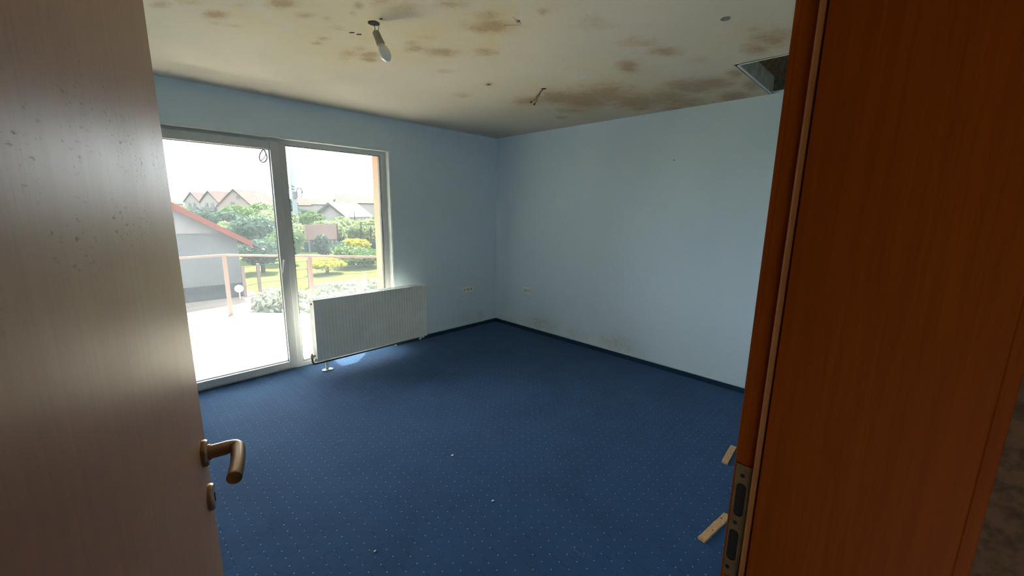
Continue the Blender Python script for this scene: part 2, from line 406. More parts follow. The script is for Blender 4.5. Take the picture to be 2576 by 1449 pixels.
def make_ceiling():
    s = 0.02; RC = 0.04
    xs = np.round(np.arange(XL, 0.0001, s), 4)
    ys = list(np.round(np.arange(YD - 0.008, -RC + 0.0001, s), 4)) + [-RC]
    ys = sorted(set(round(float(y), 4) for y in ys))
    prof = [(y, H) for y in ys]
    for k in range(1, 9):
        a = k / 8 * math.pi / 2
        prof.append((-RC + RC * math.sin(a), H - RC + RC * math.cos(a)))
    prof[-1] = (0.0, H - RC)
    nx = len(xs); V = [(float(x), y, z) for (y, z) in prof for x in xs]; F = []
    for j in range(len(prof) - 1):
        for i in range(nx - 1):
            mx = (xs[i] + xs[i + 1]) / 2; my = (prof[j][0] + prof[j + 1][0]) / 2
            if mx > HX and my < HY and my > -3.96: continue
            F.append((j * nx + i, (j + 1) * nx + i, (j + 1) * nx + i + 1, j * nx + i + 1))
    me = bpy.data.meshes.new('ceiling'); me.from_pydata(V, [], F)
    P = np.array(V)
    set_attr(me, 'stain', blobs(P[:, 0], P[:, 1], STAINS)); set_attr(me, 'yellow', blobs(P[:, 0], P[:, 1], YELLOW))
    me.polygons.foreach_set('use_smooth', [True] * len(me.polygons))
    me.materials.append(M['ceiling'])
    o = bpy.data.objects.new('ceiling', me); COL.objects.link(o)
    return tag(o, 'cream ceiling with brown water stains and an open attic hatch', kind='structure')
ceil = make_ceiling()

def wall_grid(name, axis, val, lo, hi, mat, label, table, thick):
    """a wall face as a fine grid (for stain weights) with a solid back"""
    s = 0.03
    us = np.linspace(lo[0], hi[0], max(2, int((hi[0] - lo[0]) / s))); zs = np.linspace(lo[1], hi[1], max(2, int((hi[1] - lo[1]) / s)))
    V = []; F = []; nu = len(us)
    for z in zs:
        for u in us: V.append((val, float(u), float(z)) if axis == 0 else (float(u), val, float(z)))
    for j in range(len(zs) - 1):
        for i in range(nu - 1): F.append((j * nu + i, j * nu + i + 1, (j + 1) * nu + i + 1, (j + 1) * nu + i))
    P = np.array(V)
    st = blobs(P[:, 1 - axis], P[:, 2], table) if table else np.zeros(len(V))
    b = MB(); b.v = V; b.f = F
    for (a, c) in thick: b.box(a, c)
    me = bpy.data.meshes.new(name); me.from_pydata(b.v, [], b.f)
    set_attr(me, 'stain', np.concatenate([st, np.zeros(len(b.v) - len(st))]))
    me.materials.append(M[mat])
    o = bpy.data.objects.new(name, me); COL.objects.link(o)
    return tag(o, label, kind='structure')

WB = [(-.849,.157,-.148,.031,-.003,-.07,.8),(-1.032,.142,-.09,.02,-.002,-.058,.7),(-1.378,.126,-.07,.016,-.002,-.045,.6),(-1.81,.153,-.062,.015,-.003,-.051,.7),(-1.951,.14,-.127,.032,-.004,-.064,.85),(-2.076,.13,-.104,.027,-.005,-.064,.5),(-1.553,.136,-.138,.033,-.002,-.039,.3),(-.351,.082,-.062,.013,-.001,-.034,.5)]
WA = [(-.292,.134,.052,-.009,0,-.04,.6),(-.558,.142,.113,-.02,0,-.056,.4)]
wall_grid('wall_right', 0, 0.0, (YD, 0.0), (0.0, H), 'wall_streak', 'pale blue wall with faint streaks and mould near the floor', WB,
          [((0.004, YH, -0.1), (0.2, YO, 3.5))])
wall_grid('wall_back', 1, 0.0, (OX1, 0.0), (0.0, H), 'wall', 'blue wall around the tall balcony window', WA,
          [((OX1, 0.004, -0.1), (0.0, YO, H + .15)), ((XL, 0.0, -0.1), (OX0, YO, H + .15)), ((OX0, 0.0, OZ), (OX1, YO, H + .15)),
           ((0.0, 0.004, -0.1), (0.9, YO, H + .15)), ((XL - 1.5, 0.004, -0.1), (XL, YO, H + .15))])
def plain_wall(name, boxes, mat, label):
    b = MB()
    for a, c in boxes: b.box(a, c)
    o = b.build(name, mat)
    set_attr(o.data, 'stain', np.zeros(len(o.data.vertices)))
    return tag(o, label, kind='structure')
plain_wall('wall_left', [((XL - .2, YH, -0.1), (XL, 0.0, 3.5))], 'wall', 'blue wall behind the open door')
LX0, LX1 = -4.035, -3.120                    # rough opening of the doorway
plain_wall('wall_front', [((XL, YH, -.1), (LX0 - .02, YD, H)), ((LX1, YH, -.1), (0.0, YD, H)), ((LX0 - .02, YH, 2.05), (LX1, YD, H))], 'wall', 'wall that the brown doorway stands in')
# hall behind the doorway
plain_wall('wall_hall_right', [((-3.035, -6.0, 0), (-2.9, YH, H))], 'hall', 'rough brown plaster wall of the hall beside the doorway')
plain_wall('wall_hall_left', [((-5.2, -6.0, 0), (-5.05, YH, H))], 'hall', 'far side wall of the hall')
plain_wall('wall_hall_back', [((-5.2, -6.15, 0), (-2.9, -6.0, H))], 'hall', 'end wall of the hall')
plain_wall('wall_hall_front', [((-5.2, YH, 0), (XL - .2, YH + .1, H))], 'hall', 'hall wall beyond the left room corner')
plain_wall('ceiling_hall', [((-5.2, -6.15, H), (-2.9, YH, H + .1))], 'hall', 'hall ceiling')

# skirting of carpet with caulk line
def skirting(name, a, b, ca, cb, label):
    o = tag(box(name, a, b, 'carpet_edge'), label, kind='structure')
    box('caulk_line', ca, cb, 'caulk', o)
skirting('baseboard_right', (-.008, YD, 0), (0, -.008, .05), (-.007, YD, .05), (0, -.007, .061), 'dark blue carpet skirting under the streaked wall')
skirting('baseboard_back', (OX1, -.008, 0), (0, 0, .05), (OX1, -.007, .05), (0, 0, .061), 'dark blue carpet skirting beside the window')
skirting('baseboard_left', (XL, YD, 0), (XL + .008, 0, .05), (XL, YD, .05), (XL + .007, 0, .055), 'dark blue carpet skirting behind the door')

skirting('baseboard_corner', (XL + .008, -.008, 0), (OX0, 0, .05), (XL + .008, -.007, .05), (OX0, 0, .061), 'dark blue carpet skirting left of the window')
skirting('baseboard_front', (-3.05, YD, 0), (-.008, YD + .008, .05), (-3.05, YD, .05), (-.008, YD + .007, .061), 'dark blue carpet skirting on the doorway wall')
# attic hatch
ht = struct('trim_1', 'open square attic hatch with grey plasterboard sides', (HX, HY, H))
box('hatch_side', (HX, HY, H), (0, HY + .02, H + .125), 'plaster_grey', ht)
box('hatch_side', (HX - .02, -3.96, H), (HX, HY + .02, H + .125), 'plaster_grey', ht)
box('hatch_side', (HX, -3.98, H), (0, -3.96, H + .125), 'plaster_grey', ht)
box('hatch_edge_batten', (HX + .02, HY + .02, H + .105), (0, HY + .045, H + .13), 'pine', ht)
box('hatch_rim', (HX, HY - .001, H - .003), (0, HY + .010, H + .004), 'reveal', ht)
box('hatch_rim', (HX - .010, -3.96, H - .003), (HX + .001, HY - .001, H + .004), 'reveal', ht)
at = MB()
ax0, ax1, ay0, ay1, az0, az1 = -2.2, -0.0, YH, -2.2, H + .02, 3.5
at.add([(ax0, ay0, az0), (ax1, ay0, az0), (ax1, ay1, az0), (ax0, ay1, az0), (ax0, ay0, az1), (ax1, ay0, az1), (ax1, ay1, az1), (ax0, ay1, az1)],
       [(4, 5, 6, 7), (0, 1, 5, 4), (1, 2, 6, 5), (2, 3, 7, 6), (3, 0, 4, 7)])
tag(at.build('ceiling_attic', 'attic'), 'dark dusty attic space above the hatch', kind='structure')
for k in range(2):
    box('attic_rafter', (-0.95 + .45 * k, -4.25, H + .30), (-0.88 + .45 * k, -2.3, H + .44), 'attic', ht)

# ---------------------------------------------------------------- balcony window
win = struct('window_1', 'tall white framed balcony window with door sash and dusty, hazy panes', (-2.7, 0.1, 0))
Y0, Y1 = 0.075, 0.139                       # outer frame depth
fw = 0.052
box('frame_stile', (OX0, Y0, 0), (OX0 + fw, Y1, OZ), 'pvc', win, .004)
box('frame_stile', (OX1 - .056, Y0, 0), (OX1, Y1, OZ), 'pvc', win, .004)
box('frame_head', (OX0 + fw, Y0, OZ - fw + .01), (OX1 - .056, Y1, OZ), 'pvc', win, .004)
box('frame_sill', (OX0 + fw, Y0, 0), (OX1 - .056, Y1, 0.042), 'pvc', win, .004)
box('frame_mullion', (-2.684, Y0, .042), (-2.632, Y1, OZ - fw + .01), 'pvc', win, .004)
def ring(name, x0, x1, z0, z1, t, y0, y1, mat, parent, bevel=.004):
    box(name, (x0, y0, z0), (x0 + t, y1, z1), mat, parent, bevel)
    box(name, (x1 - t, y0, z0), (x1, y1, z1), mat, parent, bevel)
    box(name, (x0 + t, y0, z0), (x1 - t, y1, z0 + t), mat, parent, bevel)
    box(name, (x0 + t, y0, z1 - t), (x1 - t, y1, z1), mat, parent, bevel)
# opening sash (left) stands proud of the frame
sash = empty('door_sash', (-0.5, 0, 0)); sash.parent = win
SX0, SX1, SZ0, SZ1 = -3.765, -2.680, 0.020, 2.186
for nm, a, b in (('sash_stile', (SX0, .052, SZ0), (SX0 + .075, .120, SZ1)), ('sash_stile', (SX1 - .075, .052, SZ0), (SX1, .120, SZ1)),
                 ('sash_rail', (SX0 + .075, .052, SZ0), (SX1 - .075, .120, SZ0 + .068)), ('sash_rail', (SX0 + .075, .052, SZ1 - .075), (SX1 - .075, .120, SZ1))):
    box(nm, a, b, 'pvc', sash, .005)
gx0, gx1, gz0, gz1 = SX0 + .075, SX1 - .075, SZ0 + .068, SZ1 - .075
for nm, a, b in (('gasket', (gx0, .085, gz0), (gx0 + .004, .11, gz1)), ('gasket', (gx1 - .004, .085, gz0), (gx1, .11, gz1)),
                 ('gasket', (gx0, .085, gz0), (gx1, .11, gz0 + .004)), ('gasket', (gx0, .085, gz1 - .004), (gx1, .11, gz1))):
    box(nm, a, b, 'gasket', sash)
box('pane', (gx0, .096, gz0), (gx1, .100, gz1), 'glass', sash)
# sash handle, turned half open
hb = MB().box((-2.745, .040, 1.045), (-2.717, .052, 1.115)); hb.build('handle_plate', 'pvc', sash, bevel=.004)
MB().tube(smooth_path([(-2.731, .045, 1.10), (-2.731, .018, 1.102), (-2.734, .010, 1.085), (-2.744, .008, 1.03), (-2.752, .010, .985)]), .0085, 8).build('handle_lever', 'pvc', sash, smooth=True)
# fixed pane (right)
fx0, fx1, fz0, fz1 = -2.632, OX1 - .056, .042, OZ - fw + .01
ring('glazing_bead', fx0, fx1, fz0, fz1, .012, .085, .125, 'pvc', win, .002)
for a, b in (((fx0 + .012, .088, fz0), (fx0 + .016, .12, fz1)), ((fx1 - .017, .086, fz0), (fx1 - .012, .13, fz1)),
             ((fx0 + .012, .088, fz1 - .016), (fx1 - .012, .12, fz1 - .012)), ((fx0 + .012, .088, fz0 + .012), (fx1 - .012, .12, fz0 + .016))):
    box('gasket', a, b, 'gasket', win)
box('pane', (fx0 + .012, .100, fz0 + .012), (fx1 - .012, .104, fz1 - .012), 'glass', win)
# inner reveal boards and outer threshold
box('reveal_board', (OX1 - .008, 0.001, 0), (OX1, Y0, OZ), 'reveal', win)
box('reveal_board', (OX0, 0.001, OZ - .008), (OX1 - .008, Y0, OZ), 'reveal', win)
box('reveal_board', (OX0, 0.001, 0), (OX0 + .008, Y0, OZ - .008), 'reveal', win)
box('corner_bead', (OX0, -.006, OZ), (OX1 + .010, 0.0, OZ + .010), 'reveal', win)
box('corner_bead', (OX1, -.006, .05), (OX1 + .010, 0.0, OZ), 'reveal', win)

# ---------------------------------------------------------------- brown doorway frame (right jamb and its mates)
jf = struct('trim_2', 'dark brown veneered door frame around the doorway', (-3.13, -4.15, 0))
JX = -3.145
box('lining_board', (JX, YH, 0), (-3.120, -4.048, 2.03), 'frame_wood', jf, .0015)
box('lining_lip', (JX, -4.046, 0), (-3.120, -4.037, 2.03), 'frame_wood', jf, .001)
MB().prism([(JX - .004, -4.0455), (JX - .006, -4.041), (JX - .004, -4.0375), (JX + .004, -4.0375), (JX + .004, -4.0455)], 2, 0, 2.02).build('rubber_seal', 'seal', jf)
box('rebate_board', (-3.132, -4.037, 0), (-3.120, -4.012, 2.03), 'frame_wood', jf)
box('casing_board', (-3.132, -4.012, 0), (-3.055, -4.0025, 2.10), 'frame_wood', jf, .002)
box('casing_board', (-3.140, YH - .016, 0), (-3.036, YH, 2.10), 'frame_wood', jf, .002)
box('lining_board', (LX0 - .02, YH, 0), (LX0, -4.048, 2.03), 'frame_wood', jf, .0015)
box('lining_board', (LX0, YH, 2.01), (JX, -4.048, 2.05), 'frame_wood', jf)
box('casing_board', (LX0 - .09, -4.012, 0), (LX0 - .012, -4.0025, 2.10), 'frame_wood', jf, .002)
box('casing_board', (LX0 - .012, -4.012, 2.04), (-3.132, -4.0025, 2.10), 'frame_wood', jf)
box('casing_board', (LX0 - .09, YH - .016, 0), (LX0 - .012, YH, 2.10), 'frame_wood', jf, .002)

def plate_with_slots(y0, y1, z0, z1, slots, x, t):
    """strike plate: outline with stadium shaped holes, given thickness towards -x"""
    bm = bmesh.new(); edges = []
    def loop(pts):
        vs = [bm.verts.new((x, p[0], p[1])) for p in pts]
        for i in range(len(vs)): edges.append(bm.edges.new((vs[i], vs[(i + 1) % len(vs)])))
    loop([(y0, z0), (y1, z0), (y1, z1), (y0, z1)])
    for cy, za, zb, r in slots:
        pts = [(cy + r * math.cos(a), zb - r + r * math.sin(a)) for a in np.linspace(0, math.pi, 9)]
        pts += [(cy + r * math.cos(a), za + r + r * math.sin(a)) for a in np.linspace(math.pi, 2 * math.pi, 9)]
        loop(pts)
    bmesh.ops.triangle_fill(bm, edges=edges, use_beauty=True)
    bmesh.ops.recalc_face_normals(bm, faces=bm.faces)
    r = bmesh.ops.extrude_face_region(bm, geom=bm.faces[:])
    bmesh.ops.translate(bm, verts=[g for g in r['geom'] if isinstance(g, bmesh.types.BMVert)], vec=(-t, 0, 0))
    bmesh.ops.recalc_face_normals(bm, faces=bm.faces)
    b = MB(); b.v = [tuple(v.co) for v in bm.verts]; b.f = [tuple(v.index for v in f.verts) for f in bm.faces]
    for i, v in enumerate(bm.verts): v.index = i
    b.v = [tuple(v.co) for v in bm.verts]; b.f = [tuple(v.index for v in f.verts) for f in bm.faces]
    bm.free()
    return b
sp = plate_with_slots(-4.0355, -4.0065, .890, 1.135, [(-4.0195, 1.026, 1.097, .0085), (-4.0175, .926, .995, .0085)], -3.1322, .0016).build('strike_plate', 'bronze_dark', jf)
sp['label'] = 'dull brass strike plate with two slots'
for za, zb, yc in ((1.026, 1.097, -4.0195), (.926, .995, -4.0175)):
    box('bolt_pocket', (-3.1323, yc - .0086, za), (-3.1318, yc + .0086, zb), 'black', sp)
for z, y in ((1.113, -4.019), (1.011, -4.017), (.908, -4.014)):
    MB().lathe([(.0001, 0), (.0042, 0), (.0036, .0012), (.0001, .0016)], 10, Matrix.Translation((-3.1338, y, z)) @ Matrix.Rotation(-math.pi / 2, 4, 'Y')).build('screw', 'black', sp, smooth=True)

# ---------------------------------------------------------------- open door leaf (local x: hinge to latch, -y: visible face)
PH = math.radians(12.4)
door = struct('door_1', 'brown veneer door standing open into the room with mould specks', (-4.0146, -4.006, 0), math.pi / 2 - PH)
LEAF = 0.862
box('leaf', (0.0, 0, .008), (LEAF, .027, 2.0), 'door', door, .0015, local=True)
box('leaf_lip', (0.0, .027, .008), (LEAF + .013, .040, 2.012), 'door', door, .0015, local=True)
for z in (.25, 1.75): MB().tube([(-.006, .044, z - .04), (-.006, .044, z + .04)], .007, 10).build('hinge', 'steel', door, local=True, smooth=True)
hx, hz, kz = .802, 1.108, 1.008
def rosette(z):
    m = Matrix.Translation((hx, 0, z)) @ Matrix.Rotation(math.pi / 2, 4, 'X')
    return MB().lathe([(.0001, 0), (.027, 0), (.027, .006), (.0245, .010), (.0001, .010)], 28, m)
r1 = rosette(hz).build('handle_rosette', 'bronze', door, local=True, smooth=False, bevel=.0008)
lever = smooth_path([(hx, -.008, hz), (hx, -.030, hz), (hx, -.048, hz + .001), (hx - .005, -.056, hz + .001), (hx - .018, -.060, hz), (hx - .070, -.060, hz - .001), (hx - .118, -.055, hz - .003)], 5)
rad = [.0140 if p[1] > -.045 else .0130 for p in lever]
lv = MB().tube(lever, rad, 14).build('lever_handle', 'bronze', door, local=True, smooth=True)
lv.modifiers.new('bevel', 'BEVEL').width = .001
lv['label'] = 'bronze lever handle'
MB().lathe([(.0001, 0), (.016, 0), (.016, .004), (.0001, .004)], 20, Matrix.Translation((hx, -.010, hz)) @ Matrix.Rotation(math.pi / 2, 4, 'X')).build('lever_collar', 'bronze', r1, local=True)
r2 = rosette(kz).build('keyhole_rosette', 'bronze', door, local=True, bevel=.0008)
kh = MB().lathe([(.0001, 0), (.0045, 0), (.0045, .0012), (.0001, .0012)], 14, Matrix.Translation((hx, -.0098, kz + .003)) @ Matrix.Rotation(math.pi / 2, 4, 'X'))
kh.box((hx - .002, -.011, kz - .011), (hx + .002, -.0098, kz + .002)); kh.build('keyhole', 'black', r2, local=True)
box('lock_plate', (LEAF, .003, .95), (LEAF + .0015, .024, 1.18), 'bronze_dark', door, local=True)
box('latch_bolt', (LEAF, .007, 1.075), (LEAF + .010, .020, 1.105), 'bronze', door, local=True)

# ---------------------------------------------------------------- radiator
RX0, RX1, RF, RB, RZ0, RZ1 = -2.588, -1.345, -.238, -.132, .122, .738
rad_o = thing('panel_radiator', 'white ribbed panel radiator standing before the window', 'radiator', (-1.96, -.185, 0))
def ribbed(y, depth, sgn):
    b = MB(); n = 36; pitch = (RX1 - RX0 - .05) / n; x = RX0 + .025
    pts = [(RX0 + .004, 0.0), (x, 0.0)]
    for i in range(n):
        pts += [(x + pitch * .15, 0), (x + pitch * .32, depth), (x + pitch * .68, depth), (x + pitch * .85, 0)]; x += pitch
    pts += [(RX1 - .004, 0.0)]
    za, zb, zc, zd = RZ0 + .012, RZ0 + .045, RZ1 - .045, RZ1 - .012
    vs = []
    for z, k in ((RZ0 + .004, 0), (za, 0), (zb, 1), (zc, 1), (zd, 0), (RZ1 - .004, 0)):
        vs += [(px, y + sgn * d * k, z) for px, d in pts]
    m = len(pts)
    return b.add(vs, [(j * m + i, j * m + i + 1, (j + 1) * m + i + 1, (j + 1) * m + i) for j in range(5) for i in range(m - 1)])
fp = ribbed(RF, .0022, 1)
fp.box((RX0 + .004, RF + .006, RZ0 + .004), (RX1 - .004, RF + .016, RZ1 - .01)).build('front_panel', 'enamel', rad_o)
ribbed(RB, .0022, -1).box((RX0 + .004, RB - .016, RZ0 + .004), (RX1 - .004, RB - .006, RZ1 - .01)).build('back_panel', 'enamel', rad_o)
box('side_cover', (RX0 - .004, RF - .002, RZ0), (RX0 + .004, RB + .002, RZ1), 'enamel', rad_o, .002)
box('side_cover', (RX1 - .004, RF - .002, RZ0), (RX1 + .004, RB + .002, RZ1), 'enamel', rad_o, .002)
g = empty('top_grille', (0, 0, 0)); g.parent = rad_o; g.location = (0, 0, RZ1)
for a, b in (((RX0 - .004, RF - .003, RZ1 - .012), (RX1 + .004, RF + .016, RZ1)), ((RX0 - .004, RB - .016, RZ1 - .012), (RX1 + .004, RB + .003, RZ1)), ((RX0, -.190, RZ1 - .008), (RX1, -.180, RZ1))):
    box('grille_rail', a, b, 'enamel', g, .001)
nb = 36
for i in range(nb + 1):
    x = RX0 + (RX1 - RX0) * i / nb
    box('grille_bar', (x - .006, RF + .010, RZ1 - .007), (x + .006, RB - .010, RZ1 - .001), 'enamel', g)
for k in range(4):      # convector fins between the panels
    box('inner_channel', (RX0 + .02, RF + .03 + .014 * k, RZ0 + .06), (RX1 - .02, RF + .033 + .014 * k, RZ1 - .03), 'enamel', rad_o)
def knob(x, y, z, d, r, l, mat, nm, par=None):
    m = Matrix.Translation((x, y, z)) @ Vector(d).to_track_quat('Z', 'Y').to_matrix().to_4x4()
    return MB().lathe([(.0001, 0), (r * .6, 0), (r * .6, l * .25), (r, l * .3), (r, l * .9), (r * .8, l), (.0001, l)], 14, m).build(nm, mat, par or rad_o, smooth=False)
knob(RX0 - .003, -.185, RZ1 - .045, (-1, 0, 0), .010, .012, 'brass', 'vent_plug')
knob(RX1 + .003, -.185, RZ1 - .045, (1, 0, 0), .012, .030, 'brass', 'vent_plug')
vb = knob(RX0 - .003, -.185, RZ0 + .050, (-1, 0, 0), .014, .045, 'brass', 'supply_valve')
knob(RX0 - .035, -.185, RZ0 + .050, (0, 0, 1), .010, .030, 'brass', 'valve_cap', vb)
knob(RX0 - .020, -.222, RZ0 + .022, (0, -1, 0), .016, .020, 'plastic', 'valve_wheel', vb)
pp = smooth_path([(RX0 - .036, -.185, RZ0 + .045), (RX0 - .036, -.190, RZ0 + .005), (RX0 - .024, -.200, RZ0 - .022), (RX0 + .02, -.205, RZ0 - .024), (RX0 + .4, -.205, RZ0 - .022), (RX1 - .3, -.20, RZ0 - .020), (RX1 - .09, -.19, RZ0 - .020), (RX1 - .07, -.16, RZ0 - .022), (RX1 - .07, -.004, RZ0 - .03)], 5)
MB().tube(pp, .009, 8).build('supply_pipe', 'pipe', rad_o, smooth=True)
vb2 = knob(RX1 - .06, -.185, RZ0 + .004, (0, 0, -1), .016, .048, 'plastic', 'return_valve')
knob(RX1 - .015, -.185, RZ0 + .004, (0, 0, -1), .013, .036, 'plastic', 'return_valve')
MB().tube([(RX1 - .015, -.185, RZ0 - .03), (RX1 - .015, -.06, RZ0 - .045), (RX1 - .015, 0, RZ0 - .045)], .008, 8).build('return_pipe', 'plastic', rad_o, smooth=True)
for x in (RX1 - .12, RX1 - .02): box('wall_bracket', (x - .012, RB, RZ1 - .16), (x + .012, -0.0005, RZ1 - .13), 'enamel', rad_o)
ft = empty('foot', (-0.53, 0, 0)); ft.parent = rad_o
fx = -2.492
box('foot_post', (fx - .011, -.196, .006), (fx + .011, -.174, RZ0 + .03), 'enamel', ft, .001)
fb = MB()
fb.prism([(fx - .055, -.200), (fx - .030, -.228), (fx + .002, -.214), (fx + .030, -.232), (fx + .062, -.205), (fx + .045, -.165), (fx + .004, -.150), (fx - .040, -.160)], 2, .001, .008)
fb.build('foot_plate', 'paper', ft, bevel=.002)

# ---------------------------------------------------------------- wall sockets
def socket_frame(name, label, loc, rz, modules):
    """cover plate of several modules; local x along the wall, -y out of the wall"""
    t = thing(name, label, 'socket', loc, rz, 'wall sockets near the far corner')
    wd = .058 * modules + .026
    box('cover_plate', (-wd / 2, -.011, -.042), (wd / 2, -.0005, .042), 'plastic', t, .003, local=True)
    for i in range(modules):
        cx = (i - (modules - 1) / 2) * .058
        r = MB().lathe([(.0001, 0), (.0215, 0), (.0215, .003), (.019, .0035), (.0185, .0005), (.0001, .0005)], 20, Matrix.Translation((cx, -.011, 0)) @ Matrix.Rotation(math.pi / 2, 4, 'X')).build('outlet', 'plastic', t, local=True)
        MB().lathe([(.0001, 0), (.0175, 0), (.0175, .001), (.0001, .001)], 18, Matrix.Translation((cx, -.0116, 0)) @ Matrix.Rotation(math.pi / 2, 4, 'X')).build('outlet_recess', 'plastic_dark', r, local=True)
    return t
socket_frame('wall_socket', 'cream triple socket plate on the window wall right of the radiator', (-.532, -.0, .545), 0, 3)
socket_frame('wall_socket', 'cream double socket plate on the streaked wall beside the corner', (-.0, -.612, .548), math.pi / 2 * -1, 2)

# ---------------------------------------------------------------- bare bulb on its wires
bx, by = -2.791, -2.023
lamp = thing('hanging_light_bulb', 'bare frosted bulb in grey holder hanging crooked from ceiling wires', 'light bulb', (bx, by, H))
axis = Vector((.884, -.468, 0)) * .43 + Vector((0, 0, -1)); axis.normalize()
top = Vector((-2.786, -2.026, 2.512))
mt = Matrix.Translation(top) @ axis.to_track_quat('Z', 'Y').to_matrix().to_4x4()
MB().lathe([(.0001, 0), (.014, 0), (.0185, .006), (.0195, .030), (.0215, .058), (.0225, .062), (.0225, .066), (.0001, .066)], 22, mt).build('bulb_holder', 'holder', lamp, smooth=False)
MB().lathe([(.0001, .060), (.0145, .062), (.0155, .070), (.0225, .082), (.029, .100), (.0305, .115), (.027, .132), (.018, .145), (.0085, .151), (.0001, .152)], 24, mt).build('frosted_bulb', 'bulb', lamp, smooth=True)
MB().lathe([(.0001, -.001), (.016, -.0005), (.020, -.002), (.030, -.006), (.0001, -.0065)], 18, Matrix.Translation((bx, by, H + .004))).build('ceiling_rose_hole', 'black', lamp)
for k, pts in enumerate(([(bx + .004, by - .002, H), (bx + .002, by - .002, H - .015), (bx + .004, by - .004, H - .026), (top.x - .006, top.y + .003, top.z - .002)],
                         [(bx + .016, by - .008, H), (bx + .022, by - .011, H - .012), (bx + .020, by - .010, H - .024), (top.x + .010, top.y - .005, top.z - .002)])):
    MB().tube(smooth_path(pts, 4), .0018, 6).build('wire', 'copper' if k else 'wire_dark', lamp, smooth=True)

# loose wires from the second ceiling point
wr = thing('loose_ceiling_wires', 'two bare twisted wires hanging from a ceiling hole in the brown stain', 'wires', (-1.322, -1.94, H))
for a in ([(-1.322, -1.94, H), (-1.336, -1.922, 2.525), (-1.348, -1.911, 2.507), (-1.345, -1.910, 2.492), (-1.362, -1.893, 2.473), (-1.384, -1.868, 2.453)],
          [(-1.318, -1.944, H), (-1.340, -1.920, 2.528), (-1.340, -1.918, 2.508), (-1.357, -1.900, 2.492), (-1.352, -1.905, 2.470), (-1.367, -1.888, 2.437)]):
    wo = MB().tube(smooth_path(a, 5), .0028, 6).build('wire', 'copper', wr, smooth=True)
    e = Vector(a[-1]); d = (Vector(a[-1]) - Vector(a[-2])).normalized()
    MB().tube([e - d * .004, e + d * .012], .0052, 8).build('wire_cap', 'wire_dark', wo)
MB().lathe([(.0001, 0), (.012, 0), (.020, -.0015), (.0001, -.002)], 14, Matrix.Translation((-1.322, -1.94, H + .0005))).build('wire_hole', 'black', wr)
# plugged junction box and small plaster chips on the ceiling
jb = thing('ceiling_junction_box', 'small grey round box opening in the ceiling near the hatch', 'junction box', (-1.622, -3.369, H))
MB().lathe([(.014, .001), (.023, .001), (.023, -.002), (.014, -.002)], 20, Matrix.Translation((-1.622, -3.369, H))).build('box_rim', 'patina', jb)
MB().lathe([(.0001, .001), (.0145, .001), (.0145, -.0008), (.0001, -.0008)], 18, Matrix.Translation((-1.619, -3.372, H))).build('box_cover', 'plaster_grey', jb)
CH = [(-2.818, -1.826, .014, .004), (-2.781, -1.832, .015, .005), (-2.790, -2.098, .008, .005), (-1.687, -1.698, .014, .005)]
for i, (x, y, l, wd) in enumerate(CH):
    b = MB(); rnd = random.Random(i)
    pts = [(x + .7 * (l * math.cos(a) * rnd.uniform(.7, 1.1)) + .7 * wd * math.sin(a), y - .7 * l * math.cos(a) + .7 * wd * math.sin(a) * rnd.uniform(.8, 1.2)) for a in [k * math.pi / 5 for k in range(10)]]
    b.prism(pts, 2, H - .003, H + .001)
    tag(b.build('plaster_chip', 'wire_dark'), ['dark flake of loose paint left of the bulb', 'dark sliver of loose paint nearest the bulb holder', 'small dark flake above the bulb wires',
        'dark paint flake between the bulb and the loose wires'][i], 'paint flake', 'loose dark flakes on the ceiling')

ck = thing('peeling_paint_curl', 'thin curled crack of peeling paint beside the yellow stain', 'paint curl', (-2.31, -2.58, H))
MB().tube(smooth_path([(-2.35, -2.607, H - .001), (-2.318, -2.600, H - .004), (-2.299, -2.599, H - .003), (-2.269, -2.579, H - .004), (-2.290, -2.545, H - .003), (-2.315, -2.509, H - .001)], 4), .0011, 5).build('paint_edge', 'copper', ck)
MB().prism([(-2.299, -2.599), (-2.285, -2.590), (-2.290, -2.575), (-2.302, -2.585)], 2, H - .003, H - .002).build('paint_flake', 'patina', ck)
nl = thing('wall_nail', 'tiny dark nail sticking out of the streaked wall', 'nail', (0, -2.471, 2.089))
MB().tube([(-.0005, -2.471, 2.089), (-.022, -2.471, 2.092)], .002, 7).build('shank', 'black', nl)
MB().tube([(-.021, -2.471, 2.092), (-.024, -2.471, 2.0924)], .0042, 9).build('head', 'black', nl)
# cable loop caught on the sash corner
cl = thing('cable_loop', 'grey cable coiled in a loop outside the sash corner', 'cable', (-2.80, .125, 2.09))
lp = [(-2.755, .122, 2.12), (-2.790, .124, 2.112), (-2.822, .126, 2.065), (-2.828, .126, 2.020), (-2.806, .124, 1.996), (-2.780, .122, 2.012), (-2.768, .122, 2.050), (-2.782, .124, 2.108)]
MB().tube(smooth_path(lp, 5), .006, 7).build('cable_loop_strand', 'white_cable', cl, smooth=True)
MB().tube(smooth_path([(-2.79, .128, 2.112), (-2.775, .128, 2.07), (-2.795, .130, 2.03), (-2.82, .130, 2.01)], 5), .004, 7).build('cable_tail', 'white_cable', cl, smooth=True)

